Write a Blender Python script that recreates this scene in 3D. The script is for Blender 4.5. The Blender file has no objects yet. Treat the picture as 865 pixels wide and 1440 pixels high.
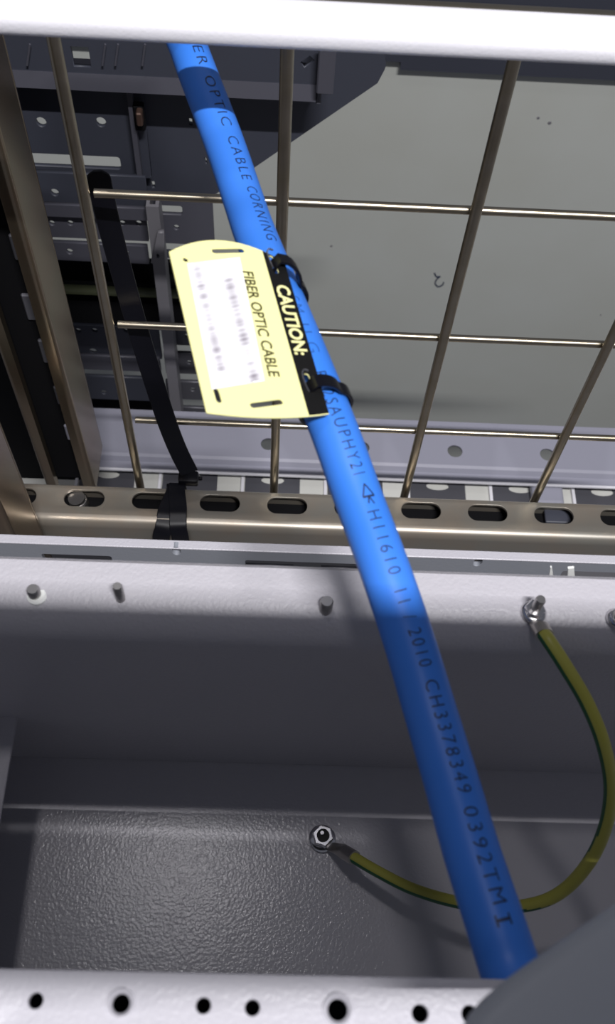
import bpy, bmesh, math, random
from mathutils import Vector, Matrix, noise
from mathutils.geometry import interpolate_bezier
random.seed(7)
sc = bpy.context.scene
COL = sc.collection

# ------------------------------------------------------------------ camera
F = 1400.0                                   # focal length in pixels of the 865 x 1440 frame
CAM = Vector((0, 0, 1.5))
up_c = Vector((72.5, 804.0, F)).normalized()          # world up in camera axes
x_c = Vector((1, -0.036, 0)); x_c.z = -(x_c.x*up_c.x + x_c.y*up_c.y)/up_c.z; x_c.normalize()
y_c = up_c.cross(x_c)
M = Matrix((x_c, y_c, up_c))                          # camera axes -> world
cd = bpy.data.cameras.new('camera'); cam = bpy.data.objects.new('camera', cd); COL.objects.link(cam)
cam.matrix_world = Matrix.Translation(CAM) @ M.to_4x4()
cd.sensor_fit = 'VERTICAL'; cd.sensor_height = 24; cd.sensor_width = 24*865/1440
cd.lens = 24*F/1440; cd.clip_start = .01; cd.clip_end = 50
cd.dof.use_dof = True; cd.dof.focus_distance = .58; cd.dof.aperture_fstop = 12
sc.camera = cam

# ------------------------------------------------------------------ light
w = bpy.data.worlds.new('world'); sc.world = w; w.use_nodes = True
bg = w.node_tree.nodes['Background']; bg.inputs[0].default_value = (.80, .84, 1, 1); bg.inputs[1].default_value = .13
def area(name, loc, target, sx, sy, power, col=(1, 1, 1)):
    l = bpy.data.lights.new(name, 'AREA'); l.shape = 'RECTANGLE'; l.size = sx; l.size_y = sy; l.energy = power; l.color = col
    o = bpy.data.objects.new(name, l); COL.objects.link(o); o.location = loc
    d = Vector(target)-Vector(loc); o.rotation_euler = (math.atan2(d.y, -d.z), 0, 0)          # the tube runs along X
    return o
area('ceiling_lamp_tube', (.34, -.64, 3.02), (0, .2, 1.15), .6, .026, 60, (1, .985, 1))
area('ceiling_lamp_spot', (-.168, .403, 2.55), (-.043, .103, .95), .10, .10, 2.0, (1, .97, 1))
sc.view_settings.view_transform = 'Standard'; sc.view_settings.look = 'None'
sc.view_settings.gamma = 1; sc.view_settings.exposure = 0; sc.view_settings.use_curve_mapping = False

# ------------------------------------------------------------------ measuring helpers
def ray(px, py): return M @ Vector(((px-432.5)/F, -(py-720)/F, -1))
def dep(px, py, d): return CAM + ray(px, py)*d
def onY(px, py, Y): r = ray(px, py); return CAM + r*((Y-CAM.y)/r.y)
def onZ(px, py, Z): r = ray(px, py); return CAM + r*((Z-CAM.z)/r.z)
def on(px, py, P, N): r = ray(px, py); return CAM + r*((P-CAM).dot(N)/r.dot(N))
def proj(p):
    c = M.transposed() @ (p-CAM); return (432.5+F*c.x/-c.z, 720-F*c.y/-c.z)

# ------------------------------------------------------------------ materials
def srgb(r, g, b):
    f = lambda c: c/12.92 if c <= .04045 else ((c+.055)/1.055)**2.4
    return (f(r/255), f(g/255), f(b/255), 1)
def mat(name, col, rough=.5, metal=0, bump=None, var=None, spec=.5, bumpdist=.0004, coat=0):
    m = bpy.data.materials.new(name); m.use_nodes = True; nt = m.node_tree; p = nt.nodes['Principled BSDF']
    p.inputs['Base Color'].default_value = col; p.inputs['Roughness'].default_value = rough
    p.inputs['Metallic'].default_value = metal; p.inputs['Specular IOR Level'].default_value = spec
    p.inputs['Coat Weight'].default_value = coat
    geo = nt.nodes.new('ShaderNodeNewGeometry')
    if var:                                    # (scale, second colour, amount)
        n = nt.nodes.new('ShaderNodeTexNoise'); n.inputs['Scale'].default_value = var[0]; n.inputs['Detail'].default_value = 5
        nt.links.new(geo.outputs['Position'], n.inputs['Vector'])
        r = nt.nodes.new('ShaderNodeMapRange'); r.inputs[1].default_value = .35; r.inputs[2].default_value = .7; r.inputs[4].default_value = var[2]
        mx = nt.nodes.new('ShaderNodeMix'); mx.data_type = 'RGBA'
        nt.links.new(n.outputs['Fac'], r.inputs[0]); nt.links.new(r.outputs[0], mx.inputs['Factor'])
        mx.inputs['A'].default_value = col; mx.inputs['B'].default_value = var[1]
        nt.links.new(mx.outputs['Result'], p.inputs['Base Color'])
    if bump:                                   # (scale, strength)
        n = nt.nodes.new('ShaderNodeTexNoise'); n.inputs['Scale'].default_value = bump[0]; n.inputs['Detail'].default_value = 2
        nt.links.new(geo.outputs['Position'], n.inputs['Vector'])
        b = nt.nodes.new('ShaderNodeBump'); b.inputs['Strength'].default_value = bump[1]; b.inputs['Distance'].default_value = bumpdist
        nt.links.new(n.outputs['Fac'], b.inputs['Height']); nt.links.new(b.outputs['Normal'], p.inputs['Normal'])
    return m
MT = {}
MT['pan_paint'] = mat('grey_glossy_orange_peel_paint', (.56, .545, .58, 1), .21, 0, (640, .8), (6, (.51, .50, .53, 1), .6), bumpdist=.00020, spec=.40)
MT['paint'] = mat('grey_orange_peel_paint', (.48, .465, .50, 1), .42, 0, (620, .8), (6, (.455, .445, .475, 1), .6), bumpdist=.00035)
MT['rail_paint'] = mat('textured_white_rail_paint', (.47, .46, .50, 1), .42, 0, (700, .7), bumpdist=.0003)
MT['white_paint'] = mat('white_powder_coat', (.80, .79, .83, 1), .45, 0, (900, .3))
MT['light_paint'] = mat('pale_lavender_paint', (.32, .32, .385, 1), .45, 0, (500, .15))
MT['lip_paint'] = mat('blue_grey_paint', (.27, .285, .32, 1), .45, 0, (600, .2))
MT['wall'] = mat('grey_green_panel', (.55, .57, .535, 1), .6, 0, (300, .1), (4, (.50, .51, .46, 1), .8))
MT['dark_paint'] = mat('dark_slate_paint', (.046, .050, .068, 1), .5, 0, (400, .1))
MT['mid_paint'] = mat('slate_paint', (.070, .070, .088, 1), .5, 0, (400, .1))
MT['post_paint'] = mat('grey_post_paint', (.17, .165, .18, 1), .5)
MT['black_void'] = mat('black_panel_and_shade', (.0035, .0035, .0045, 1), .8, spec=.15)  # flat black of panels, also painted shade inside the channels
MT['tab'] = mat('dark_steel_tab', (.10, .10, .115, 1), .45, .3)
MT['beige'] = mat('pale_beige_panel', (.62, .62, .58, 1), .6)
MT['wire'] = mat('zinc_wire', (.52, .46, .36, 1), .30, 1, None, (60, (.42, .36, .25, 1), .7))
MT['zinc'] = mat('zinc_strut', (.28, .265, .23, 1), .36, .6, (250, .05), (35, (.31, .255, .20, 1), .8))
MT['zincpost'] = mat('yellow_zinc_post', (.32, .27, .19, 1), .27, .95, None, (25, (.33, .235, .165, 1), .8))
MT['steel'] = mat('bright_steel', (.72, .71, .72, 1), .22, 1)
MT['studm'] = mat('stud_steel', (.42, .41, .40, 1), .35, 1)
MT['lug'] = mat('tinned_lug', (.50, .47, .44, 1), .38, 1)
MT['black'] = mat('black_nylon', (.0035, .0035, .006, 1), .34, spec=.3)
MT['blue'] = mat('blue_jacket', (.048, .215, .78, 1), .42, 0, (1500, .06), (40, (.032, .195, .73, 1), .6), spec=.4)
MT['ink'] = mat('black_ink', (.010, .020, .060, 1), .5)
MT['faint_ink'] = mat('worn_ink', (.022, .10, .36, 1), .5)
MT['yellow'] = mat('pale_yellow_plastic', (.93, .90, .42, 1), .4)
MT['tagblack'] = mat('black_print', (.006, .006, .006, 1), .5, spec=.25)
MT['olive'] = mat('olive_black_print', (.05, .045, .01, 1), .5)
MT['green'] = mat('green_insulation', (.012, .10, .035, 1), .4)
MT['wyellow'] = mat('yellow_insulation', (.42, .40, .07, 1), .4)
MT['flap'] = mat('grey_flap', (.36, .38, .42, 1), .5)
MT['hole'] = mat('hole_edge', (.30, .30, .30, 1), .5)
MT['white'] = mat('white_nylon', (.85, .86, .83, 1), .4)
MT['brown'] = mat('brown_bolt', (.10, .06, .045, 1), .5, .5)
MT['greenline'] = mat('olive_edge', (.10, .11, .06, 1), .5)
# sticker: white with two rows of soft illegible grey print
def sticker_mat():
    m = bpy.data.materials.new('white_sticker'); m.use_nodes = True; nt = m.node_tree; p = nt.nodes['Principled BSDF']
    p.inputs['Roughness'].default_value = .5
    at = nt.nodes.new('ShaderNodeAttribute'); at.attribute_name = 'smudge'
    mx = nt.nodes.new('ShaderNodeMix'); mx.data_type = 'RGBA'
    mx.inputs['A'].default_value = (.93, .92, .95, 1); mx.inputs['B'].default_value = (.16, .13, .17, 1)
    nt.links.new(at.outputs['Fac'], mx.inputs['Factor']); nt.links.new(mx.outputs['Result'], p.inputs['Base Color'])
    return m
MT['sticker'] = sticker_mat()

# ------------------------------------------------------------------ object helpers
def world_loc(o):
    v = Vector((0, 0, 0))
    while o: v += o.location; o = o.parent
    return v
def obj(name, me, m, parent=None, label=None, cat=None, group=None, kind=None, smooth=False):
    if isinstance(me, bmesh.types.BMesh):
        b = me; me = bpy.data.meshes.new(name); bmesh.ops.recalc_face_normals(b, faces=b.faces); b.to_mesh(me); b.free()
    if m is not None and not len(me.materials): me.materials.append(MT[m])
    if parent: base = world_loc(parent)
    else:
        vs = [v.co for v in me.vertices]
        base = Vector(((min(v.x for v in vs)+max(v.x for v in vs))/2, (min(v.y for v in vs)+max(v.y for v in vs))/2, min(v.z for v in vs)))
    me.transform(Matrix.Translation(-base))
    o = bpy.data.objects.new(name, me); COL.objects.link(o)
    if parent: o.parent = parent
    else: o.location = base
    if smooth:
        for f in me.polygons: f.use_smooth = True
        try: me.set_sharp_from_angle(angle=math.radians(38))
        except Exception: pass
    if label: o['label'] = label
    if cat: o['category'] = cat
    if group: o['group'] = group
    if kind: o['kind'] = kind
    return o
def thing(name, label, cat, loc, group=None, kind=None):
    o = bpy.data.objects.new(name, None); COL.objects.link(o); o.location = loc; o.empty_display_size = .02
    if label: o['label'] = label
    if cat: o['category'] = cat
    if group: o['group'] = group
    if kind: o['kind'] = kind
    return o
def box(x0, x1, y0, y1, z0, z1, bev=0, seg=2):
    b = bmesh.new(); bmesh.ops.create_cube(b, size=1)
    for v in b.verts:
        v.co = Vector(((x0+x1)/2+v.co.x*(x1-x0), (y0+y1)/2+v.co.y*(y1-y0), (z0+z1)/2+v.co.z*(z1-z0)))
    if bev: bmesh.ops.bevel(b, geom=list(b.edges), offset=bev, segments=seg, profile=.5, affect='EDGES')
    return b
def frame_of(d):
    d = d.normalized(); a = d.orthogonal().normalized(); return a, d.cross(a)
def cyl(p0, p1, r, n=20, r1=None, bev=0):
    b = bmesh.new(); d = p1-p0; a, c = frame_of(d); r1 = r if r1 is None else r1
    R = [[b.verts.new(p+(a*math.cos(2*math.pi*i/n)+c*math.sin(2*math.pi*i/n))*rr) for i in range(n)] for p, rr in ((p0, r), (p1, r1))]
    for i in range(n): b.faces.new((R[0][i], R[0][(i+1) % n], R[1][(i+1) % n], R[1][i]))
    b.faces.new(R[0]); b.faces.new(R[1])
    return b
def lathe(c, axis, prof, n=24):
    """prof: (radius, height along axis)"""
    b = bmesh.new(); axis = axis.normalized(); a, e = frame_of(axis); rings = []
    for r, h in prof:
        rings.append([b.verts.new(c+axis*h+(a*math.cos(2*math.pi*i/n)+e*math.sin(2*math.pi*i/n))*max(r, 1e-5)) for i in range(n)])
    for q in range(len(rings)-1):
        for i in range(n): b.faces.new((rings[q][i], rings[q][(i+1) % n], rings[q+1][(i+1) % n], rings[q+1][i]))
    b.faces.new(rings[0]); b.faces.new(rings[-1])
    return b
def catmull(P, n):
    P = [P[0]*2-P[1]]+list(P)+[P[-1]*2-P[-2]]; out = []
    for i in range(1, len(P)-2):
        for k in range(n):
            t = k/n; a, b, c, d = P[i-1:i+3]
            out.append(.5*((2*b)+(c-a)*t+(2*a-5*b+4*c-d)*t*t+(3*b-a-3*c+d)*t**3))
    out.append(P[-2]); return out
def frames(P, ref):
    out = []
    for i, p in enumerate(P):
        t = (P[min(i+1, len(P)-1)]-P[max(i-1, 0)]).normalized()
        v = ref(p); bdir = (v-t*v.dot(t)).normalized(); out.append((p, t, bdir, bdir.cross(t).normalized()))
    return out
def tube(fr, r, n=28, matfn=None):
    b = bmesh.new(); rings = []
    for p, t, bd, a in fr:
        rings.append([b.verts.new(p+(bd*math.cos(2*math.pi*i/n)+a*math.sin(2*math.pi*i/n))*r) for i in range(n)])
    for q in range(len(rings)-1):
        for i in range(n):
            f = b.faces.new((rings[q][i], rings[q][(i+1) % n], rings[q+1][(i+1) % n], rings[q+1][i]))
            if matfn: f.material_index = matfn(2*math.pi*(i+.5)/n, q/len(rings))
    b.faces.new(rings[0]); b.faces.new(rings[-1])
    return b
def ribbon(P, W, w, t):
    """flat strap along points P, W width direction per point, rounded edges"""
    b = bmesh.new(); rings = []
    for i, p in enumerate(P):
        tg = (P[min(i+1, len(P)-1)]-P[max(i-1, 0)]).normalized()
        wd = W[i] if isinstance(W, list) else W
        wd = (wd-tg*wd.dot(tg)).normalized(); nn = tg.cross(wd)
        ww = w[i] if isinstance(w, list) else w
        prof = [(-.5, -.25), (-.46, -.5), (.46, -.5), (.5, -.25), (.5, .25), (.46, .5), (-.46, .5), (-.5, .25)]
        rings.append([b.verts.new(p+wd*(u*ww)+nn*(v*t)) for u, v in prof])
    n = 8
    for q in range(len(rings)-1):
        for i in range(n): b.faces.new((rings[q][i], rings[q][(i+1) % n], rings[q+1][(i+1) % n], rings[q+1][i]))
    b.faces.new(rings[0]); b.faces.new(rings[-1])
    return b
def curve_mesh(cu):
    o = bpy.data.objects.new('tmp', cu); COL.objects.link(o)
    dg = bpy.context.evaluated_depsgraph_get(); me = bpy.data.meshes.new_from_object(o.evaluated_get(dg))
    bpy.data.objects.remove(o); bpy.data.curves.remove(cu)
    return me
def plate(loops, thick, P, U, V, bev=0):
    """flat plate with real holes: 2-D loops (outer first) in axes U, V from P; thickness towards -U x V from the P plane"""
    cu = bpy.data.curves.new('tmp', 'CURVE'); cu.dimensions = '2D'; cu.fill_mode = 'BOTH'
    cu.extrude = max(thick/2-bev, 1e-5); cu.bevel_depth = bev; cu.bevel_resolution = 3
    if bev: cu.offset = -bev
    for L in loops:
        s = cu.splines.new('POLY'); s.points.add(len(L)-1); s.use_cyclic_u = True
        for q, (x, y) in zip(s.points, L): q.co = (x, y, 0, 1)
    me = curve_mesh(cu); N = U.cross(V)
    A = Matrix((U, V, N)).transposed().to_4x4(); me.transform(Matrix.Translation(P-N*thick/2) @ A)
    bm = bmesh.new(); bm.from_mesh(me); bpy.data.meshes.remove(me)
    bmesh.ops.remove_doubles(bm, verts=bm.verts, dist=1e-6)
    return bm
def rect(x0, y0, x1, y1): return [(x0, y0), (x1, y0), (x1, y1), (x0, y1)]
def rrect(x0, y0, x1, y1, r, n=5):
    out = []
    for cx, cy, a0 in ((x1-r, y0+r, -90), (x1-r, y1-r, 0), (x0+r, y1-r, 90), (x0+r, y0+r, 180)):
        for k in range(n+1):
            a = math.radians(a0+90*k/n); out.append((cx+r*math.cos(a), cy+r*math.sin(a)))
    return out
def circ(x, y, r, n=20, ry=None):
    ry = ry or r; return [(x+r*math.cos(2*math.pi*i/n), y+ry*math.sin(2*math.pi*i/n)) for i in range(n)]
def slot2(x0, x1, y0, y1): return rrect(x0, y0, x1, y1, min(x1-x0, y1-y0)/2*.98, 7)
def sheet(prof, t, x0, x1):
    """bent sheet: open polyline prof [(y,z)], thickness t to its left, run along X"""
    n = len(prof); off = []
    for i in range(n):
        a = Vector(prof[max(i-1, 0)]); b_ = Vector(prof[i]); c = Vector(prof[min(i+1, n-1)])
        d0 = (b_-a).normalized() if i else (c-b_).normalized(); d1 = (c-b_).normalized() if i < n-1 else d0
        nn = (Vector((-d0.y, d0.x))+Vector((-d1.y, d1.x))).normalized(); k = nn.dot(Vector((-d0.y, d0.x)))
        off.append(b_+nn*(t/max(k, .3)))
    b = bmesh.new(); A = [[b.verts.new((x, p[0], p[1])) for p in prof] for x in (x0, x1)]; B = [[b.verts.new((x, p[0], p[1])) for p in off] for x in (x0, x1)]
    for i in range(n-1):
        b.faces.new((A[0][i], A[0][i+1], A[1][i+1], A[1][i])); b.faces.new((B[0][i], B[1][i], B[1][i+1], B[0][i+1]))
        for s in (0, 1): b.faces.new((A[s][i], B[s][i], B[s][i+1], A[s][i+1]))
    for i in (0, n-1): b.faces.new((A[0][i], A[1][i], B[1][i], B[0][i]))
    return b
def arc(cy, cz, r, a0, a1, n=8): return [(cy+r*math.cos(math.radians(a0+(a1-a0)*k/n)), cz+r*math.sin(math.radians(a0+(a1-a0)*k/n))) for k in range(n+1)]
def channel(pts, z0, z1):
    """vertical bent profile: closed polygon pts [(x,y)] run along Z"""
    b = bmesh.new(); A = [b.verts.new((x, y, z0)) for x, y in pts]; B = [b.verts.new((x, y, z1)) for x, y in pts]; n = len(pts)
    for i in range(n): b.faces.new((A[i], A[(i+1) % n], B[(i+1) % n], B[i]))
    b.faces.new(A); b.faces.new(B); return b
def text_bm(s, size_x, size_y, extr=0, bold=0, spc=1.0):
    cu = bpy.data.curves.new('t', 'FONT'); cu.body = s; cu.size = 1; cu.extrude = 0; cu.offset = bold; cu.resolution_u = 3; cu.space_character = spc
    me = curve_mesh(cu); bm = bmesh.new(); bm.from_mesh(me); bpy.data.meshes.remove(me)
    xs = [v.co.x for v in bm.verts]; ys = [v.co.y for v in bm.verts]; x0, x1, y0, y1 = min(xs), max(xs), min(ys), max(ys)
    for v in bm.verts: v.co = Vector(((v.co.x-x0)/(x1-x0)*size_x, (v.co.y-y0)/max(y1-y0, 1e-6)*size_y, 0))
    return bm
UX = Vector((1, 0, 0)); UY = Vector((0, 1, 0)); UZ = Vector((0, 0, 1))

# ================================================================== THE SETTING
YW = 1.15
wtop = onY(700, 60, YW).z
obj('wall_back', box(-1.1, 1.6, YW, YW+.02, -.30, wtop+.06), 'wall', kind='structure', label='flat grey panel wall behind the wire mesh', cat='wall')
wall = bpy.data.objects['wall_back']
obj('floor', box(-1.4, 1.8, -.9, 1.8, -.32, -.30), 'post_paint', kind='structure', label='dark grey floor far below the tray', cat='floor')
# dark header over the wall panel, with a step at its left end
a = onY(562, 92, YW-.004); b_ = onY(562, 81, YW-.004); c = onY(400, 81, YW-.004); e = onY(865, 102, YW-.004)
P0 = Vector((0, YW-.004, 0))
L = [(c.x-.3, b_.z), (a.x, b_.z), (a.x, a.z), (1.6, a.z), (1.6, wtop+.08), (c.x-.3, wtop+.08)]
obj('trim_1', plate([L], .012, Vector((0, YW-.013, 0)), UX, UZ), 'dark_paint', kind='structure', label='dark header strip along the top of the grey wall', cat='trim')
# scribbled mark on the wall and faint scuffs
pts = [(611, 384), (614, 389), (619, 389), (615, 392), (612, 398), (616, 403), (622, 401), (624, 397)]
cp = catmull([onY(x, y, YW-.0006) for x, y in pts], 5)
obj('ink_mark', ribbon(cp, UY, .0014, .0018), 'ink', wall)
for i, (x, y, r) in enumerate([(757, 166, .0022), (773, 173, .0028), (466, 346, .002), (845, 443, .0015)]):
    obj('scuff_mark', lathe(onY(x, y, YW), -UY, [(r, 0), (r*.8, .0006)], 12), 'post_paint', wall)

# ================================================================== RACK FRAME behind the mesh (dark slate, perforated)
YR = .66
rack = thing('equipment_rack', 'dark slate perforated rack frame behind the wire mesh at upper left', 'rack', (onY(150, 590, YR).x, YR, .75))
def rail(name, x0, x1, y0, y1, m, holes=(), Y=YR, t=.004, xm=None):
    """horizontal perforated rail; edges given where they read in the picture, holes ('c',x,y,r) or ('s',x0,x1,y0,y1)"""
    ym = (y0+y1)/2; xr = (x0+x1)/2
    zt = onY(xr, y0, Y).z; zb = onY(xr, y1, Y).z; xa = onY(x0, ym, Y).x; xb = onY(x1, ym, Y).x
    loops = [rect(xa, zb, xb, zt)]
    for h in holes:
        if h[0] == 'c':
            p = onY(h[1], h[2], Y); k = (onY(h[1]+1, h[2], Y)-p).x; loops.append(circ(p.x, p.z, h[3]*k, 12, h[3]*k*1.15))
        elif h[0] == 's':
            p = onY(h[1], h[3], Y); q = onY(h[2], h[4], Y); loops.append(rrect(p.x, q.z, q.x, p.z, min(abs(q.x-p.x), abs(p.z-q.z))*.2, 3))
        elif h[0] == 'p':
            loops.append([(onY(x, y, Y).x, onY(x, y, Y).z) for x, y in h[1]])
    return obj(name, plate(loops, t, Vector((0, Y, 0)), UX, UZ), m, rack)
# top beam: box standing proud, with a folded bottom edge and an end flange
YB = YR-.022
zb = onY(230, 128, YB).z; zt = onY(230, 40, YB).z; xl = onY(6, 95, YB).x; xr = onY(446, 110, YB).x
dm = [(422, 88), (436, 78), (443, 85), (428, 96)]
loops = [rect(xl, zb, xr, zt), [(onY(x, y, YB).x, onY(x, y, YB).z) for x, y in dm]]
p0 = onY(120, 66, YB); p1 = onY(121, 95, YB); p2 = onY(104, 95, YB)
loops.append(rect(p2.x, p1.z, p1.x+.004, p0.z))
beam = obj('top_beam', plate(loops, .004, Vector((0, YB, 0)), UX, UZ), 'dark_paint', rack)
obj('beam_lip', sheet([(YB-.001, zb+.012), (YB-.004, zb), (YB+.03, zb-.001)], .003, xl, xr), 'mid_paint', beam)
obj('end_flange', box(xr, xr+.004, YB-.002, YB+.045, zb-.004, zt, .001, 1), 'mid_paint', beam)
obj('end_bracket', box(onY(446, 100, YB).x, onY(470, 100, YB).x, YB-.012, YB-.008, onY(450, 118, YB).z, zt, .001, 1), 'mid_paint', beam)
for x in (42, 148, 166, 204): 
    p = onY(x, 62, YB-.003); q = onY(x-4, 92, YB-.003); obj('stiffener', cyl(q, p, .0008, 6), 'mid_paint', beam)
rail('slot_panel', 22, 206, 126, 246, 'dark_paint', [('c', 58, 172, 7.5), ('c', 142, 172, 7.5), ('s', 40, 171, 215, 239)])
rail('rail', 44, 206, 246, 291, 'dark_paint', [('c', 77, 271, 6)], Y=YR-.012)
rail('lavender_bar', 54, 207, 291, 307, 'mid_paint', Y=YR-.02)
rail('rail', 54, 207, 307, 336, 'mid_paint', [('c', x, 314, 4.5) for x in (73, 99, 122, 146, 172, 195)], Y=YR-.012)
rail('rail', 66, 208, 344, 368, 'mid_paint', [('c', 98, 354, 5), ('c', 178, 356, 4)], Y=YR-.012)
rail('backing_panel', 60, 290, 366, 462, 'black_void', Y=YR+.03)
rail('edge_line', 70, 290, 414, 417, 'greenline', Y=YR+.015, t=.01)
rail('rail', 84, 225, 460, 502, 'dark_paint', [('c', x, 465, 4.5) for x in (110, 133, 156, 178)]+[('c', 131, 494, 5.5)], Y=YR-.012)
rail('rail', 96, 225, 502, 521, 'mid_paint', Y=YR-.016)
rail('rail', 102, 228, 531, 562, 'dark_paint', [('c', 146, 552, 4.5)], Y=YR-.012)
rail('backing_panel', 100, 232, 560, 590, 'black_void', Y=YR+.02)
# right-hand bank of narrow rails
rail('rail', 210, 300, 276, 343, 'mid_paint', [('s', 214, 257, 288, 303), ('c', 222, 317, 4.5), ('c', 248, 320, 4.5)], Y=YR-.004)
rail('rail', 226, 300, 356, 364, 'dark_paint', Y=YR-.004)
for y0, y1, xs in ((463, 486, (241, 263, 285)), (498, 526, (247, 266, 287)), (538, 562, (251, 271, 291)), (574, 592, (255, 274, 294))):
    rail('rail', 230+(y0-463)*.06, 310, y0, y1, 'tab', [('c', x, y0+.42*(y1-y0), 4.2) for x in xs], Y=YR-.004)
# the upright and its bracket
xa = onY(206, 300, YR-.03).x; xb = onY(224, 300, YR-.03).x
post = obj('upright', channel([(xa, YR-.03), (xb, YR-.03), (xb, YR-.012), (xb-.003, YR-.012), (xb-.003, YR-.027), (xa+.003, YR-.027), (xa+.003, YR-.012), (xa, YR-.012)], onY(215, 600, YR).z, onY(215, 255, YR).z), 'post_paint', rack)
tri = [(212, 370), (222, 328), (230, 328), (232, 374)]
obj('bracket', plate([[(onY(x, y, YR-.04).x, onY(x, y, YR-.04).z) for x, y in tri], circ(onY(222, 360, YR-.04).x, onY(222, 360, YR-.04).z, .0015, 10, .003)], .005, Vector((0, YR-.04, 0)), UX, UZ), 'post_paint', post)
# gusset plate with the slanting edge
g = [(198, 120), (470, 60), (548, 60), (541, 82), (543, 92), (541, 98), (531, 117), (302, 274), (206, 276)]
gh = [[(265, 166), (270, 167), (271, 177), (266, 176)], [(287, 221), (290, 222), (292, 231), (289, 231)], [(211, 255), (217, 255), (219, 265), (214, 265)]]
obj('gusset_plate', plate([[(onY(x, y, YR+.012).x, onY(x, y, YR+.012).z) for x, y in L] for L in [g]+gh], .005, Vector((0, YR+.012, 0)), UX, UZ), 'dark_paint', rack)
p = onY(187, 142, YR-.006); q = onY(206, 178, YR-.006)
obj('notch', box(p.x, q.x, YR-.012, YR-.005, q.z, p.z, .001, 1), 'black_void', rack)
p = onY(191, 155, YR-.016); q = onY(202, 174, YR-.016)
obj('bolt', box(p.x, q.x, YR-.02, YR-.012, q.z, p.z, .001, 1), 'brown', rack)
p = onY(178, 128, YR-.008); q = onY(197, 262, YR-.008)
obj('seam_strip', box(p.x, p.x+.004, YR-.010, YR-.004, q.z, p.z), 'mid_paint', rack)
# dark inner side panel closing the frame at the far left
xl = onY(20, 180, YR).x
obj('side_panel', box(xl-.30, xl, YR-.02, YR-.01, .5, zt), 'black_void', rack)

# ================================================================== LAVENDER PERFORATED SHELF RAIL beyond the mesh
ZS = dep(640, 634, 1.02).z
yb = onZ(432, 592, ZS).y; yf = onZ(432, 648, ZS).y
sx0, sx1 = onZ(92, 600, ZS).x, .85
shelf = thing('perforated_rail', 'pale lavender painted rail with round holes running behind the mesh feet', 'rail', (.1, yf, ZS-.03))
loops = [rect(sx0, yf, sx1, yb+.006)]
p = onZ(640, 634, ZS); k = (onZ(770, 638, ZS).x-p.x)
for i in range(-4, 5):
    x = p.x+i*k
    if sx0+.02 < x < sx1: loops.append(circ(x, p.y, .0078, 22))
obj('web', plate(loops, .003, Vector((0, 0, ZS)), UX, UY), 'light_paint', shelf)
ye = onZ(432, 668, ZS-.007).y; ze = ZS-.007
prof = [(yf+.001, ZS), (yf-.0015, ZS-.001), (yf-.003, ZS-.0035), (yf-.0045, ZS-.0062), (ye, ze)]
obj('folded_edge', sheet(prof, -.002, sx0, sx1), 'light_paint', shelf)
obj('edge_bead', box(sx0, sx1, ye-.0025, ye, ze-.002, ze+.0012, .0006, 2), 'white_paint', shelf)
# under it a row of dark steel tabs on a pale strip
ZT = ze-.018
strip = obj('tab_strip', box(sx0-.1, sx1, onZ(432, 700, ZT).y-.02, onZ(432, 662, ZT).y, ZT-.004, ZT-.002), 'beige', shelf)
for i in range(7):
    xp = 345+116*(i-2); q0 = onZ(xp, 676+(xp-345)*.036, ZT); q1 = onZ(xp+77, 676+(xp-345)*.036, ZT)
    ya = onZ(xp, 664+(xp-345)*.036, ZT).y; yc = onZ(xp, 702+(xp-345)*.036, ZT).y
    hx = (q0.x+q1.x)/2
    obj('tab', plate([rect(q0.x, yc, q1.x, ya), circ(hx, q0.y+.002, .012, 16, .005)], .002, Vector((0, 0, ZT)), UX, UY), 'tab', strip)
    obj('tab_edge', box(q0.x-.004, q0.x-.001, yc, ya, ZT-.002, ZT+.002), 'white_paint', strip)
q0 = onZ(748, 684, ZT+.012); q1 = onZ(792, 684, ZT+.012)
obj('end_cap', box(q0.x, q1.x, q0.y-.02, q0.y+.008, ZT-.001, ZT+.012, .004, 3), 'light_paint', shelf)

# ================================================================== WIRE MESH PANEL
YM = .388
mesh = thing('wire_mesh_panel', 'zinc wire mesh panel of square openings standing behind the slotted strut', 'wire mesh', (onY(385, 680, YM).x, YM, .84))
zlow = onY(385, 706, YM).z; zhigh = onY(385, 20, YM).z
vx = [onY(195, 672, YM).x, onY(385.5, 680, YM).x, onY(572, 684, YM).x, onY(757, 692, YM).x]
vx.append(vx[-1]+(vx[-1]-vx[0])/3)
for x in vx: obj('wire', cyl(Vector((x, YM, zlow)), Vector((x, YM, zhigh+.004)), .0031, 16), 'wire', mesh, smooth=True)
x0 = onY(130, 276, YM).x
for y in (283, 465, 598):
    z = onY(385, y, YM+.005).z; obj('wire', cyl(Vector((x0, YM+.005, z)), Vector((vx[-1]+.012, YM+.005, z)), .0023, 14), 'wire', mesh, smooth=True)
zt1 = onY(385, 283, YM).z + (onY(385, 283, YM).z-onY(385, 465, YM).z)
obj('rim_wire', cyl(Vector((x0, YM+.006, zt1)), Vector((vx[-1]+.012, YM+.006, zt1)), .0065, 14), 'wire', mesh, smooth=True)

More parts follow.
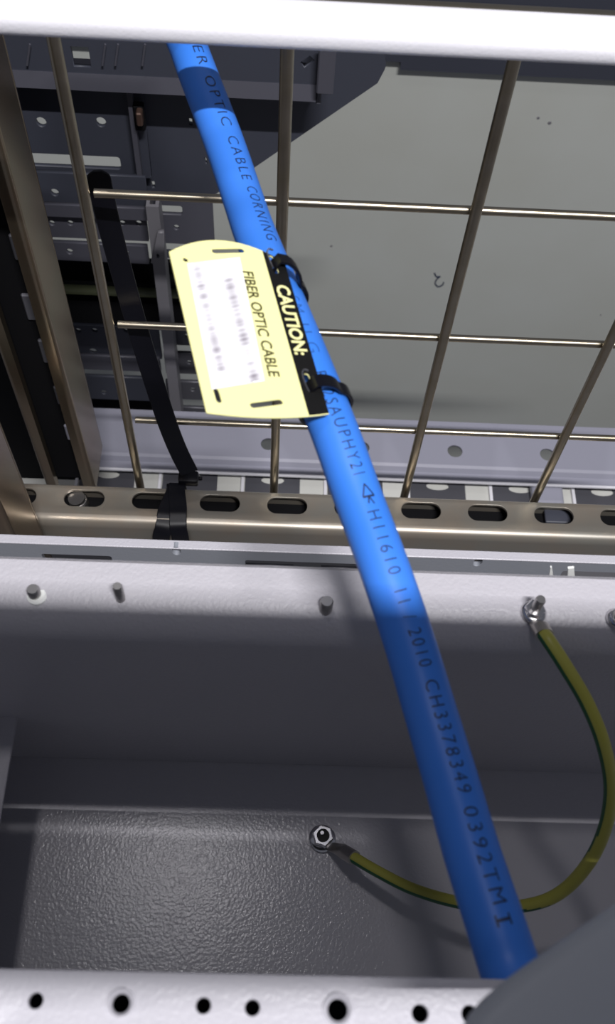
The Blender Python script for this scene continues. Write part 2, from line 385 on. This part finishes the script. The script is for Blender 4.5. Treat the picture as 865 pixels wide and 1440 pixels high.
# ================================================================== SLOTTED STRUT (web up)
ZR = onY(385, 690, YM-.006).z
yb = YM-.008; yf = onZ(385, 735, ZR).y
strut = thing('slotted_strut', 'slotted zinc strut rail lying across in front of the mesh feet', 'strut rail', (0, (yf+yb)/2, ZR-.041))
rx0 = onZ(20, 700, ZR).x-.1; rx1 = .42
p = onZ(404, 711, ZR); pn = onZ(686, 721, ZR); pitch = (pn.x-p.x)/3
hw = (onZ(404+28, 711, ZR).x-p.x)
ys = p.y
loops = [rect(rx0, yf, rx1, yb)]
for i in range(-6, 8):
    x = p.x+i*pitch
    if rx0+.02 < x < rx1-.02: loops.append(slot2(x-hw, x+hw, ys-.0068, ys+.0068))
obj('web', plate(loops, .0025, Vector((0, 0, ZR)), UX, UY, .0004), 'zinc', strut, smooth=True)
prof = [(yf+.0006, ZR)]+arc(yf+.0006, ZR-.005, .005, 90, 180, 6)[1:]+[(yf-.0044, ZR-.041), (yf+.003, ZR-.041)]
obj('front_flange', sheet(prof, -.0025, rx0, rx1), 'zinc', strut, smooth=True)
prof = [(yb, ZR-.0002), (yb+.002, ZR-.003), (yb+.002, ZR-.041)]
obj('back_flange', sheet(prof, -.002, rx0, rx1), 'zinc', strut)
obj('shade_filler', box(rx0, rx1, yf-.0015, yb-.0005, ZR-.040, ZR-.015), 'black_void', strut)  # black filler stands in for the shade seen through the slots
# bolt end in one slot, spring nut in another
q = onZ(110, 703, ZR-.006)
bl = obj('bolt', cyl(q+Vector((.003, 0, -.03)), q+Vector((-.001, 0, .003)), .0062, 20), 'studm', strut, smooth=True)
for i in range(3):
    obj('thread', lathe(q+Vector((0, 0, -.012+i*.005)), UZ, [(.0062, 0), (.0072, .0012), (.0062, .0024)], 18), 'studm', bl)
q = onZ(784, 727, ZR-.012)
obj('spring_nut', box(q.x-.010, q.x+.010, q.y-.006, q.y+.006, ZR-.0149, ZR-.010, .001), 'dark_paint', strut)

# ================================================================== ZINC STRUT POSTS at the left
def strut_post(name, label, X, Yf, depth, wid, z0, z1, slots):
    t = .0025; lip = .0095
    root = thing(name, label, 'strut post', (X-wid/2, Yf+depth/2, z0), 'zinc strut posts')
    def flange(s):                       # side wall with its front lip, s=+1 right / -1 left
        xo = X if s > 0 else X-wid; r = .004; pts = []
        P = [(xo, Yf+depth)]
        for k in range(7):
            a_ = math.radians(90*k/6); P.append((xo-s*(r-r*math.cos(a_)), Yf+r-r*math.sin(a_)))
        P += [(xo-s*lip, Yf), (xo-s*lip, Yf+.007), (xo-s*(lip-t), Yf+.007), (xo-s*(lip-t), Yf+t), (xo-s*t, Yf+t), (xo-s*t, Yf+depth)]
        return channel(P, z0, z1)
    obj('side_wall', flange(1), 'zincpost', root, smooth=True)
    obj('side_wall', flange(-1), 'zincpost', root, smooth=True)
    loops = [rect(X-wid, z0, X, z1)]
    if slots:
        z = z0+.03
        while z < z1-.03: loops.append(slot2(X-wid/2-.008, X-wid/2+.008, z-.014, z+.014)); z += .05
    obj('shade_filler', box(X-wid+t, X-t, Yf+.013, Yf+depth-.003, z0, z1), 'black_void', root)  # black block put in for the unlit inside of the channel
    obj('back_web', plate(loops, .0025, Vector((0, Yf+depth, 0)), UX, UZ), 'zincpost', root)
    return root
XA = onY(62, 420, .435).x
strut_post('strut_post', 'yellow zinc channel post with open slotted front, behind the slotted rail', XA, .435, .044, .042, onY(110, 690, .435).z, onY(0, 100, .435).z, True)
pa = bpy.data.objects['strut_post']
for x, y, w_, h_ in ((25, 348, 13, 26), (42, 432, 13, 30), (64, 494, 12, 30), (84, 556, 11, 26), (98, 608, 11, 24)):
    q = onY(x, y, .447); k = .45/F
    obj('edge_notch', box(q.x-w_*k*.9, q.x+w_*k*.9, .446, .449, q.z-h_*k*1.3, q.z+h_*k*1.3, .001, 1), 'tab' if y < 600 else 'light_paint', pa)
XB = onY(17, 750, .30).x
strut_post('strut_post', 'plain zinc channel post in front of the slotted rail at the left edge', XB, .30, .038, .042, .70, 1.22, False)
# the dark backing the first post stands against
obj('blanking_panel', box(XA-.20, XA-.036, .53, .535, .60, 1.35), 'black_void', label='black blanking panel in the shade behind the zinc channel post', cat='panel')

# ================================================================== BIG BLACK TIE around the strut
tie = thing('cable_tie', 'large black strap tie looped over the slotted strut with a long upright tail', 'cable tie', onZ(245, 700, ZR))
Yt = [.412, .411, .410, .407, .399, .382, .377, .372]
pp = [(137, 240), (141, 262), (152, 310), (176, 400), (202, 490), (232, 585), (250, 632), (266, 664)]
cp = catmull([onY(x, y, Y) for (x, y), Y in zip(pp, Yt)], 6)
wl = [.0128]*len(cp)
for i, f in enumerate((.35, .72, .9, .97)): wl[i] = .0128*f
obj('tail', ribbon(cp, Vector((1, .15, 0)), wl, .0018), 'black', tie, smooth=True)
q = onZ(268, 672, ZR+.006)
obj('head', box(q.x-.009, q.x+.006, q.y-.005, q.y+.005, ZR+.001, ZR+.009, .002), 'black', tie, smooth=True)
q2 = onZ(284, 673, ZR+.004); obj('tip', cyl(q, q2, .0024, 10, .0015), 'black', tie, smooth=True)
def over(px_top, px_bot, w, lift):
    a_ = onZ(px_top[0], px_top[1], ZR+lift); xb = onY(px_bot[0], px_bot[1], yf-.006).x
    P = [Vector((a_.x, yb+.004, ZR-.01)), Vector((a_.x, yb+.003, ZR+lift*.7)), Vector((a_.x, yb-.004, ZR+lift))]
    xm = a_.x*.5+xb*.5
    P += [Vector((xm, yf+.008, ZR+lift)), Vector((xm*.8+xb*.2, yf+.001, ZR+lift-.0002)), Vector((xm*.55+xb*.45, yf-.0075, ZR+lift-.004)), Vector((xb, yf-.0105, ZR-.012)), Vector((xb, yf-.0105, ZR-.048))]
    return ribbon(catmull(P, 6), UX, w, .0016)
obj('strap', over((246, 684), (229, 760), .0125, .0022), 'black', tie, smooth=True)
obj('strap', over((249, 684), (256, 760), .0125, .0042), 'black', tie, smooth=True)

# ================================================================== GREY TRAY (ledge, back face, floor)
ZL = dep(458, 856, .40).z
yl = onZ(432, 803, ZL).y; yF = onZ(432, 888, ZL).y
ZF = onY(432, 1071, yF).z
tray = thing('cable_tray', 'grey textured sheet-metal tray with a raised ledge and a deep pan', 'metal tray', (0, yF, ZF))
R_ = .016
prof = [(yl, ZL-.012), (yl, ZL-.001), (yl-.001, ZL)]+[(yF+R_+.004, ZL)]+arc(yF+R_, ZL-R_, R_, 90, 180, 12)[0:]+[(yF, ZF+.0008)]
obj('ledge', sheet(prof, -.002, -.42, .45), 'paint', tray, smooth=True)
obj('pan_floor', box(-.42, .45, -.22, yF+.002, ZF-.003, ZF), 'pan_paint', tray)
p = onY(25, 1003, yF)
obj('side_flange', box(-.42, p.x, -.22, yF-.0006, p.z-.002, p.z, .0006, 2), 'paint', tray)
def stud(px, py, r, h, Z, nut=None, parent=tray, tilt=Vector((0, 0, 0))):
    c = onZ(px, py, Z); top = c+UZ*h+tilt
    ax = (top-c)
    s = obj('stud', lathe(c-UZ*.001, ax, [(r, 0), (r, ax.length-.0004), (r*.8, ax.length+.0006)], 18), 'studm', parent, smooth=True)
    if nut:
        af, nh, fr = nut
        f = obj('flange', lathe(c+UZ*.0012, UZ, [(fr, 0), (fr, .0008), (fr*.93, .0014), (fr*.72, .0022)], 28), 'steel', s, smooth=True)
        rr = af/2/math.cos(math.pi/6)
        ring = lathe(c+UZ*.0024, UZ, [(rr, 0), (rr, nh*.85), (rr*.90, nh)], 6)
        obj('nut', ring, 'steel', s)
    return s, c
stud(50, 838, .0026, .007, ZL)
q = onZ(53, 838, ZL); obj('collar', lathe(q, UZ, [(.0042, 0), (.0042, .001), (.0032, .0018)], 20), 'white', tray, smooth=True)
stud(170, 843, .0020, .013, ZL)
stud(458, 857, .0027, .0085, ZL)
s1, c1 = stud(749, 863, .0021, .0145, ZL, (.0072, .0034, .0052))
stud(866, 872, .0026, .007, ZL, (.006, .002, .0044))
s2, c2 = stud(453, 1180, .0031, .0085, ZF, (.0100, .0066, .0072))
# nut bore: a dark recessed stud end seen inside the hexagon
obj('bore', lathe(c2+UZ*.0082, UZ, [(.0034, 0), (.0034, .0014)], 20), 'tagblack', s2)
obj('pin', lathe(c2+UZ*.0085+Vector((-.0006, .001, 0)), UZ, [(.0012, 0), (.001, .0026)], 10), 'steel', s2)
obj('speck', lathe(onZ(263, 800, ZL), UZ, [(.0008, 0), (.0005, .0004)], 8), 'post_paint', tray)

# ================================================================== ANGLE BAR behind the ledge (bright top edge)
YP = .236
ztop = onY(432, 771, YP).z; zbot = ztop-.060
lipbar = thing('angle_bar', 'blue-grey perforated flat bar on edge between the tray ledge and the slotted strut', 'metal bar', (0, YP, zbot))
def LP(x, y): q = onY(x, y, YP-.003); return q.x, q.z
loops = [rect(-.40, zbot, .42, ztop)]
for xa, xb, y in ((58, 156, 779), (345, 506, 788), (792, 900, 803)):
    (u0, v0), (u1, v1) = LP(xa, y), LP(xb, y+(xb-xa)*.034)
    loops.append(rrect(u0, zbot+.012, u1, v0, .0012, 2))
for x, y in ((248, 775), (672, 791)):
    u, v = LP(x, y); loops.append(circ(u, v, .0022, 14, .0042))
obj('bar', plate(loops, .003, Vector((0, YP-.003, 0)), UX, UZ, .0003), 'lip_paint', lipbar)
obj('top_flange', box(-.40, .42, YP-.0034, YP+.0015, ztop, ztop+.0012, .0005, 2), 'rail_paint', lipbar)
# perforated steel strip showing through the bar's long slot
zq = onY(380, 797, YP+.02).z
for xa, xb in ((345, 413), (452, 512)):
    u0 = onY(xa, 795, YP+.012).x; u1 = onY(xb, 795, YP+.012).x
    obj('steel_tab', plate([rect(u0, zq-.02, u1, zq+.016), circ((u0+u1)/2+.001, zq+.003, .0042, 14, .003)], .002, Vector((0, YP+.012, 0)), UX, UZ), 'tab', lipbar)
# two white nylon stubs poking up at the ledge edge
for x, wd, lab in ((775, .0014, 'narrow pointed white nylon tie end poking up behind the ledge stud'), (803, .0028, 'wider blunt white nylon tie end poking up right of the pointed one')):
    q = onY(x, 812+(x-775)*.03, yl+.006); r = onY(x, 797+(x-775)*.03, yl+.006)
    o = obj('nylon_tie_end', ribbon([q-UZ*.01, q, q*.5+r*.5, r], UX, [wd*1.3, wd*1.2, wd, wd*(.35 if wd < .002 else .9)], .001), 'white', label=lab, cat='tie end')

# ================================================================== BLUE FIBRE CABLE
RC = .0085
cpx = [(236, 0, 53), (262, 60, 54), (277, 100, 55), (315, 200, 56.5), (343, 283, 58), (361, 335, 60), (408, 450, 64), (468, 600, 68), (504, 700, 69.5), (541, 800, 71.5), (575, 900, 73), (605, 1000, 75), (635, 1100, 78), (664, 1200, 81.5), (697, 1300, 85), (718, 1365, 87), (746, 1450, 91)]
cpts = [dep(x, y, 2*RC*F/w_) for x, y, w_ in cpx]
cpts = [cpts[0]+(cpts[0]-cpts[1])*3]+cpts
CP = catmull(cpts, 14)
CF = frames(CP, lambda p: CAM-p)
cable = obj('fiber_cable', tube(CF, RC, 40), 'blue', label='thick blue fibre optic cable with black printing running diagonally across', cat='cable', smooth=True)
CY = [proj(p)[1] for p in CP]
def cable_at(y):
    """frame on the cable axis at the station that reads at picture row y"""
    for i in range(len(CY)-1):
        if CY[i] <= y <= CY[i+1]:
            t = (y-CY[i])/(CY[i+1]-CY[i]); A, B = CF[i], CF[i+1]
            return [A[k].lerp(B[k], t) for k in range(4)]
    return CF[-1]
def cable_print(s, y0, y1, ph0, ph1, h=.0044, m='ink', bold=-.011, custom=None):
    bm = custom or text_bm(s, 1.0, 1.0, bold=bold, spc=1.3)
    bmesh.ops.triangulate(bm, faces=bm.faces)
    for _ in range(3):
        ed = [e_ for e_ in bm.edges if abs(e_.verts[0].co.y-e_.verts[1].co.y) > .22 or abs(e_.verts[0].co.x-e_.verts[1].co.x)*(y1-y0) > 9]
        if not ed: break
        bmesh.ops.subdivide_edges(bm, edges=ed, cuts=1); bmesh.ops.triangulate(bm, faces=bm.faces)
    for v in bm.verts:
        y = y0+(y1-y0)*v.co.x; p, t, bd, a_ = cable_at(y)
        # a_ = b x t ; right-hand side of the cable as the print reads
        ph = math.radians(ph0+(ph1-ph0)*v.co.x)+(v.co.y-.5)*h/RC
        side = a_ if a_.dot(UX) > 0 else -a_
        v.co = p+(bd*math.cos(ph)+side*math.sin(ph))*(RC+.00012)
    return obj('printed_text', bm, m, cable)
cable_print('FIBER', 52, 112, 26, 28, m='ink')
cable_print('OPTIC', 128, 197, 27, 27)
cable_print('CABLE', 212, 274, 27, 30)
cable_print('CORNING', 285, 362, 33, 40)
cable_print('SM', 440, 462, 30, 30, m='faint_ink')
cable_print('U', 478, 490, 27, 27, m='faint_ink')
cable_print('G', 503, 517, 27, 27, m='faint_ink')
cable_print('R12SAUPHY21', 543, 678, 20, 22)
def tri_mark():
    bm = bmesh.new()
    def bar(a_, b_, w=.10):
        a_ = Vector(a_); b_ = Vector(b_); d = (b_-a_).normalized(); n = Vector((-d.y, d.x))*w/2
        bm.faces.new([bm.verts.new((p.x, p.y, 0)) for p in (a_-n, b_-n, b_+n, a_+n)])
    bar((0, .5), (.62, .98)); bar((0, .5), (.62, .05)); bar((.62, .98), (.62, .05)); bar((.62, .5), (1, .75)); bar((.62, .5), (.95, .3))
    return bm
cable_print('', 694, 724, 24, 24, custom=tri_mark())
cable_print('H11610', 733, 817, 22, 20)
cable_print('11 / 2010', 838, 946, 18, 20)
cable_print('CH3378349', 966, 1130, 20, 22)
cable_print('0392TM', 1150, 1283, 22, 22)
def serif_i():
    bm = bmesh.new()
    for x0_, x1_, y0_, y1_ in ((.38, .62, 0, 1), (.05, .95, 0, .12), (.05, .95, .88, 1)):
        bm.faces.new([bm.verts.new(q) for q in ((x0_, y0_, 0), (x1_, y0_, 0), (x1_, y1_, 0), (x0_, y1_, 0))])
    return bm
cable_print('', 1296, 1311, 17, 17, custom=serif_i())

# ================================================================== YELLOW CAUTION TAG
TL, BL, TR = dep(238, 354, .345), dep(291, 580, .318), dep(394, 357, .366)
V = (BL-TL).normalized(); U = (TR-TL); U = (U-V*U.dot(V)).normalized(); NT = U.cross(-V)      # U right, V down, NT toward viewer
if NT.dot(CAM-TL) < 0: NT = -NT
UP = -V
def T2(px, py): q = on(px, py, TL, NT)-TL; return (q.dot(U), q.dot(UP))
Lt = (BL-TL).length
wA, _ = T2(394, 357); wB, _ = T2(457, 553)
Wt = (wA+wB)/2
tag = thing('caution_tag', 'pale yellow plastic caution tag with black band tied to the blue cable', 'tag', BL)
top_b = T2(312, 338)[1]; bot_b = T2(360, 587)[1]
def endcurve(y_side, bulge, rev):
    pts = []
    for k in range(15):
        u = k/14; pts.append((Wt*u, y_side+bulge*(1-(2*u-1)**2)))
    return pts[::-1] if rev else pts
outer = endcurve(-Lt, bot_b+Lt, False)+endcurve(0, top_b, True)
def bslot(x0, y0, x1, y1, w_):
    (a0, b0), (a1, b1) = T2(x0, y0), T2(x1, y1); d = Vector((a1-a0, b1-b0)); ln = d.length; d /= ln; n = Vector((-d.y, d.x)); out = []
    for cx, cy, s0 in ((a1, b1, -90), (a0, b0, 90)):
        for k in range(7):
            a_ = math.radians(s0+180*k/6); v = d*math.cos(a_)+n*math.sin(a_); out.append((cx+v.x*w_/2, cy+v.y*w_/2))
    return out
TH = .0008
holes = [bslot(302, 353, 340, 352, .0022), bslot(356, 570, 394, 565, .0022), bslot(304, 549, 308, 563, .0020),
         circ(*T2(261, 365), .0010, 12), bslot(381, 363, 388, 382, .0022), bslot(431, 529, 437, 549, .0022)]
obj('plate', plate([outer]+holes, TH, TL, U, UP), 'yellow', tag)
# black printed band: a thin layer over the right side
bu = (T2(367, 344)[0]+T2(432, 578)[0])/2
def outer_y(u, top):
    k = 1-(2*u/Wt-1)**2; return top_b*k if top else -Lt+(bot_b+Lt)*k
band = [(bu+(Wt-bu)*k/8, outer_y(bu+(Wt-bu)*k/8, False)+.0003) for k in range(9)]+[(Wt-(Wt-bu)*k/8, outer_y(Wt-(Wt-bu)*k/8, True)-.0003) for k in range(9)]
bandp = obj('black_band', plate([band]+holes[4:], .0002, TL+NT*.0002, U, UP), 'tagblack', tag, label='black printed band along the tag')
def tag_text(s, px0, px1, h, lift, m, name, parent, bold=0):
    """text running from px0 to px1 (baseline centre line), capital height h"""
    (a0, b0), (a1, b1) = T2(*px0), T2(*px1); d = Vector((a1-a0, b1-b0)); ln = d.length; d /= ln; n = Vector((-d.y, d.x))
    if n.x < 0: n = -n
    bm = text_bm(s, ln, h, bold=bold)
    for v in bm.verts:
        q = Vector((a0, b0))+d*v.co.x+n*(v.co.y-h/2); v.co = TL+U*q.x+UP*q.y+NT*lift
    return obj(name, bm, m, parent)
tag_text('CAUTION:', (396, 402), (424, 500), .0054, .00036, 'yellow', 'caution_lettering', bandp, .030)
tag_text('FIBER OPTIC CABLE', (348, 382), (386, 530), .0043, .00016, 'olive', 'lettering', tag, .018)
# white sticker with blurred, illegible print rows
q00 = T2(263, 371); q11 = T2(298, 548); q10 = T2(337, 362); q12 = T2(372, 536)
bm = bmesh.new(); NX, NY = 48, 120; grid = []
lay = bm.verts.layers.float_color.new('smudge')
rows = [((276, 374), (311, 518), 7.5), ((321, 392), (358, 532), 8.0)]
segs = []
random.seed(3)
def smudge(px, py):
    v = 0
    for (a0, a1), (b0, b1), w_ in rows:
        d = Vector((b0-a0, b1-a1)); ln = d.length; d /= ln; r = Vector((px-a0, py-a1)); s = r.dot(d); o_ = abs(r.x*d.y-r.y*d.x)
        if -4 < s < ln+4:
            g_ = math.exp(-(o_/w_)**2); n1 = noise.noise(Vector((s*.11, a0*.3, .5)))*.5+.5; n2 = noise.noise(Vector((s*.30, a0*.7, 2)))*.5+.5
            v = max(v, g_*min(1, max(0, n1*.9+n2*.9-.45)))
    return v
for j in range(NY+1):
    rr = []
    for i in range(NX+1):
        u, v = i/NX, j/NY
        l = Vector(q00).lerp(Vector(q11), v); r = Vector(q10).lerp(Vector(q12), v); q = l.lerp(r, u)
        co = TL+U*q.x+UP*q.y+NT*.00018; vv = bm.verts.new(co); px, py = proj(co); sm = smudge(px, py); vv[lay] = (sm, sm, sm, 1); rr.append(vv)
    grid.append(rr)
for j in range(NY):
    for i in range(NX): bm.faces.new((grid[j][i], grid[j][i+1], grid[j+1][i+1], grid[j+1][i]))
obj('sticker', bm, 'sticker', tag, label='white sticker with two faint blurred print rows')
# eyelet glints where the ties pass the band
for (x, y) in ((384, 366), (434, 538)):
    u, v = T2(x, y); c_ = TL+U*u+UP*v+NT*.0003
    pts = [c_+V*(-.004)-U*.0014, c_+V*(-.0045)+U*.0004, c_+V*.001-U*.0016]
    obj('eyelet', ribbon(catmull([c_-V*.0046+U*.0010, c_-V*.0050-U*.0006, c_-V*.0030-U*.0018, c_+V*.0012-U*.0016, c_+V*.004-U*.0010], 4), NT, .0006, .0005), 'steel', bandp, smooth=True)

# two small ties holding the tag
for (yy, sx, sy, lab) in ((372, 386, 371, 'black nylon tie through the upper slot of the yellow tag'), (548, 437, 543, 'black nylon tie through the lower slot of the yellow tag')):
    p, t, bd, a_ = cable_at(yy); side = a_ if a_.dot(UX) > 0 else -a_
    u, v = T2(sx, sy); S = TL+U*u+UP*v
    rel = S-p; t_off = rel.dot(t); p = p+t*t_off
    rel = S-p; ang0 = math.atan2(rel.dot(bd), rel.dot(side)); r0 = Vector((rel.dot(side), rel.dot(bd))).length
    P = []; Wd = []
    n = 44
    P.append(S-NT*.003); P.append(S-NT*.0006); 
    P.append(S+NT*.0022+side*.0012)
    for k in range(1, n+1):
        f = k/n; ang = ang0-.16-f*(2*math.pi*.86); rr = max(RC+.0011, (r0+.0020)*(1-min(1, f*7))+(RC+.0011)*min(1, f*7))
        P.append(p+(side*math.cos(ang)+bd*math.sin(ang))*rr)
    o = obj('cable_tie', ribbon(P, t, .0050, .0013), 'black', label=lab, cat='cable tie', group='ties holding the tag', smooth=True)

# ================================================================== EARTH LEAD (green and yellow)
lead = thing('earth_wire', 'green and yellow earth wire looping from ledge stud to pan nut', 'wire', c2)
gpx = [(764, 890, .392), (773, 903, .388), (797, 940, .386), (826, 990, .388), (848, 1045, .392), (859, 1105, .402), (852, 1160, .415), (830, 1210, .43), (795, 1250, .445), (755, 1270, .455), (700, 1276, .465), (640, 1268, .475), (580, 1250, .487), (530, 1225, .498), (496, 1205, .506)]
GP = catmull([dep(x, y, d) for x, y, d in gpx], 8)
GF = frames(GP, lambda p: CAM-p)
def stripe(a_, f):
    k = min(1, max(0, (f-.40)/.30)); c_ = math.radians(268-178*k*k*(3-2*k)); d_ = (a_-c_+math.pi) % (2*math.pi)-math.pi
    return 1 if abs(d_) < math.radians(64) else 0
gm = tube(GF, .0029, 24, stripe)
me = bpy.data.meshes.new('insulation'); bmesh.ops.recalc_face_normals(gm, faces=gm.faces); gm.to_mesh(me); gm.free(); me.materials.append(MT['wyellow']); me.materials.append(MT['green'])
obj('insulation', me, None, lead, smooth=True)
def lug(c, end, ln_out, hole_r):
    """ring terminal lying on the stud with a crimped barrel to the wire end"""
    n_ = []
    d = end-c; flat = Vector((d.x, d.y, 0)).normalized()
    ring = lathe(c+UZ*.0003, UZ, [(hole_r, 0), (hole_r, .0009)], 24)
    obj('lug_ring', ring, 'lug', lead, smooth=True)
    e2 = end+(end-c).normalized()*.0015
    P = [c+flat*hole_r*.8+UZ*.0008, c+(end-c)*.55, c+(end-c)*.75, e2]
    wd = flat.cross(UZ)
    b = bmesh.new(); 
    fr = frames(catmull(P, 5), lambda q: UZ); rings = []
    for i, (q, t, bd, a_) in enumerate(fr):
        f = i/(len(fr)-1); rw = .0028+.0010*math.sin(min(1, f*1.4)*math.pi/2); rh = .0007+(.0030-.0007)*min(1, max(0, (f-.25)/.35))
        rings.append([b.verts.new(q+bd*math.sin(2*math.pi*k/18)*rh+a_*math.cos(2*math.pi*k/18)*rw) for k in range(18)])
    for q in range(len(rings)-1):
        for k in range(18): b.faces.new((rings[q][k], rings[q][(k+1) % 18], rings[q+1][(k+1) % 18], rings[q+1][k]))
    b.faces.new(rings[0]); b.faces.new(rings[-1])
    obj('lug_barrel', b, 'lug', lead, smooth=True)
lug(c1, GP[0], 0, .0050)
lug(c2, GP[-1], 0, .0068)

# ================================================================== WHITE PERFORATED RAIL near the camera
ZN = dep(432, 1400, .250).z
ye = onZ(432, 1371, ZN).y
nr = thing('hole_rail', 'white textured rail with dark round holes along the bottom edge', 'rail', (0, ye-.03, ZN-.02))
loops = [rect(-.36, ye-.32, .36, ye)]  # unseen near side widened to keep lamp light off the pan floor
hl = [(50, 1407, 10.5, 0), (170, 1411, 12.5, 20), (286, 1414, 10.5, 0), (355, 1417, 10.5, 0), (475, 1420, 14, 22), (591, 1425, 11.5, 0), (661, 1426, 11.5, 0)]
for x, y, r, rr in hl:
    q = onZ(x, y, ZN); k = (onZ(x+1, y, ZN)-q).length; loops.append(circ(q.x, q.y, r*k, 24))
obj('flange', plate(loops, .0025, Vector((0, 0, ZN)), UX, UY, .0004), 'rail_paint', nr, smooth=True)
for x, y, r, rr in hl:
    if rr:
        q = onZ(x, y, ZN); k = (onZ(x+1, y, ZN)-q).length
        b = lathe(q, UZ, [(rr*k, -.0001), (rr*k*.97, .0007), (rr*k*.86, .0007), (r*k*1.05, -.0001)], 28)
        bmesh.ops.delete(b, geom=[f for f in b.faces if len(f.verts) > 4], context='FACES')
        obj('dimple_ring', b, 'rail_paint', nr, smooth=True)
obj('light_stop_plate', box(-.36, .36, ye-.32, ye-.004, ZN-.0185, ZN-.0165), 'black_void', nr)  # black sheet added to darken the holes and stop light leaking through

# ================================================================== GREY FLAP in the lower right corner
ZG = dep(760, 1380, .205).z
fl = [(1000, 1190), (865, 1272), (800, 1316), (738, 1360), (706, 1384), (683, 1404), (666, 1424), (655, 1445), (650, 1500), (1000, 1500)]
loops = [[(onZ(x, y, ZG).x, onZ(x, y, ZG).y) for x, y in fl]]
obj('metal_flap', plate(loops, .009, Vector((0, 0, ZG)), UX, UY, .004), 'flap', label='out of focus grey rounded metal flap in the lower right corner', cat='metal flap', smooth=True)

# ================================================================== WHITE SHELF EDGE across the top
h = .222; ZH = CAM.z-h
yh = onZ(432, 42, ZH).y
obj('shelf_edge', box(-.45, .45, yh, yh+.0205, ZH-.010, ZH, .0042, 5), 'white_paint', label='overexposed white shelf edge crossing the top of the view', cat='shelf', smooth=True)
# unseen bar added above and behind the viewer to shade cable and pan
obj('light_blocker', box(-.9, .9, -.1737, -.099, 1.748, 1.76, .003, 2), 'white_paint', label='unseen white bar added to block light from the lower cable and pan', cat='light blocker')
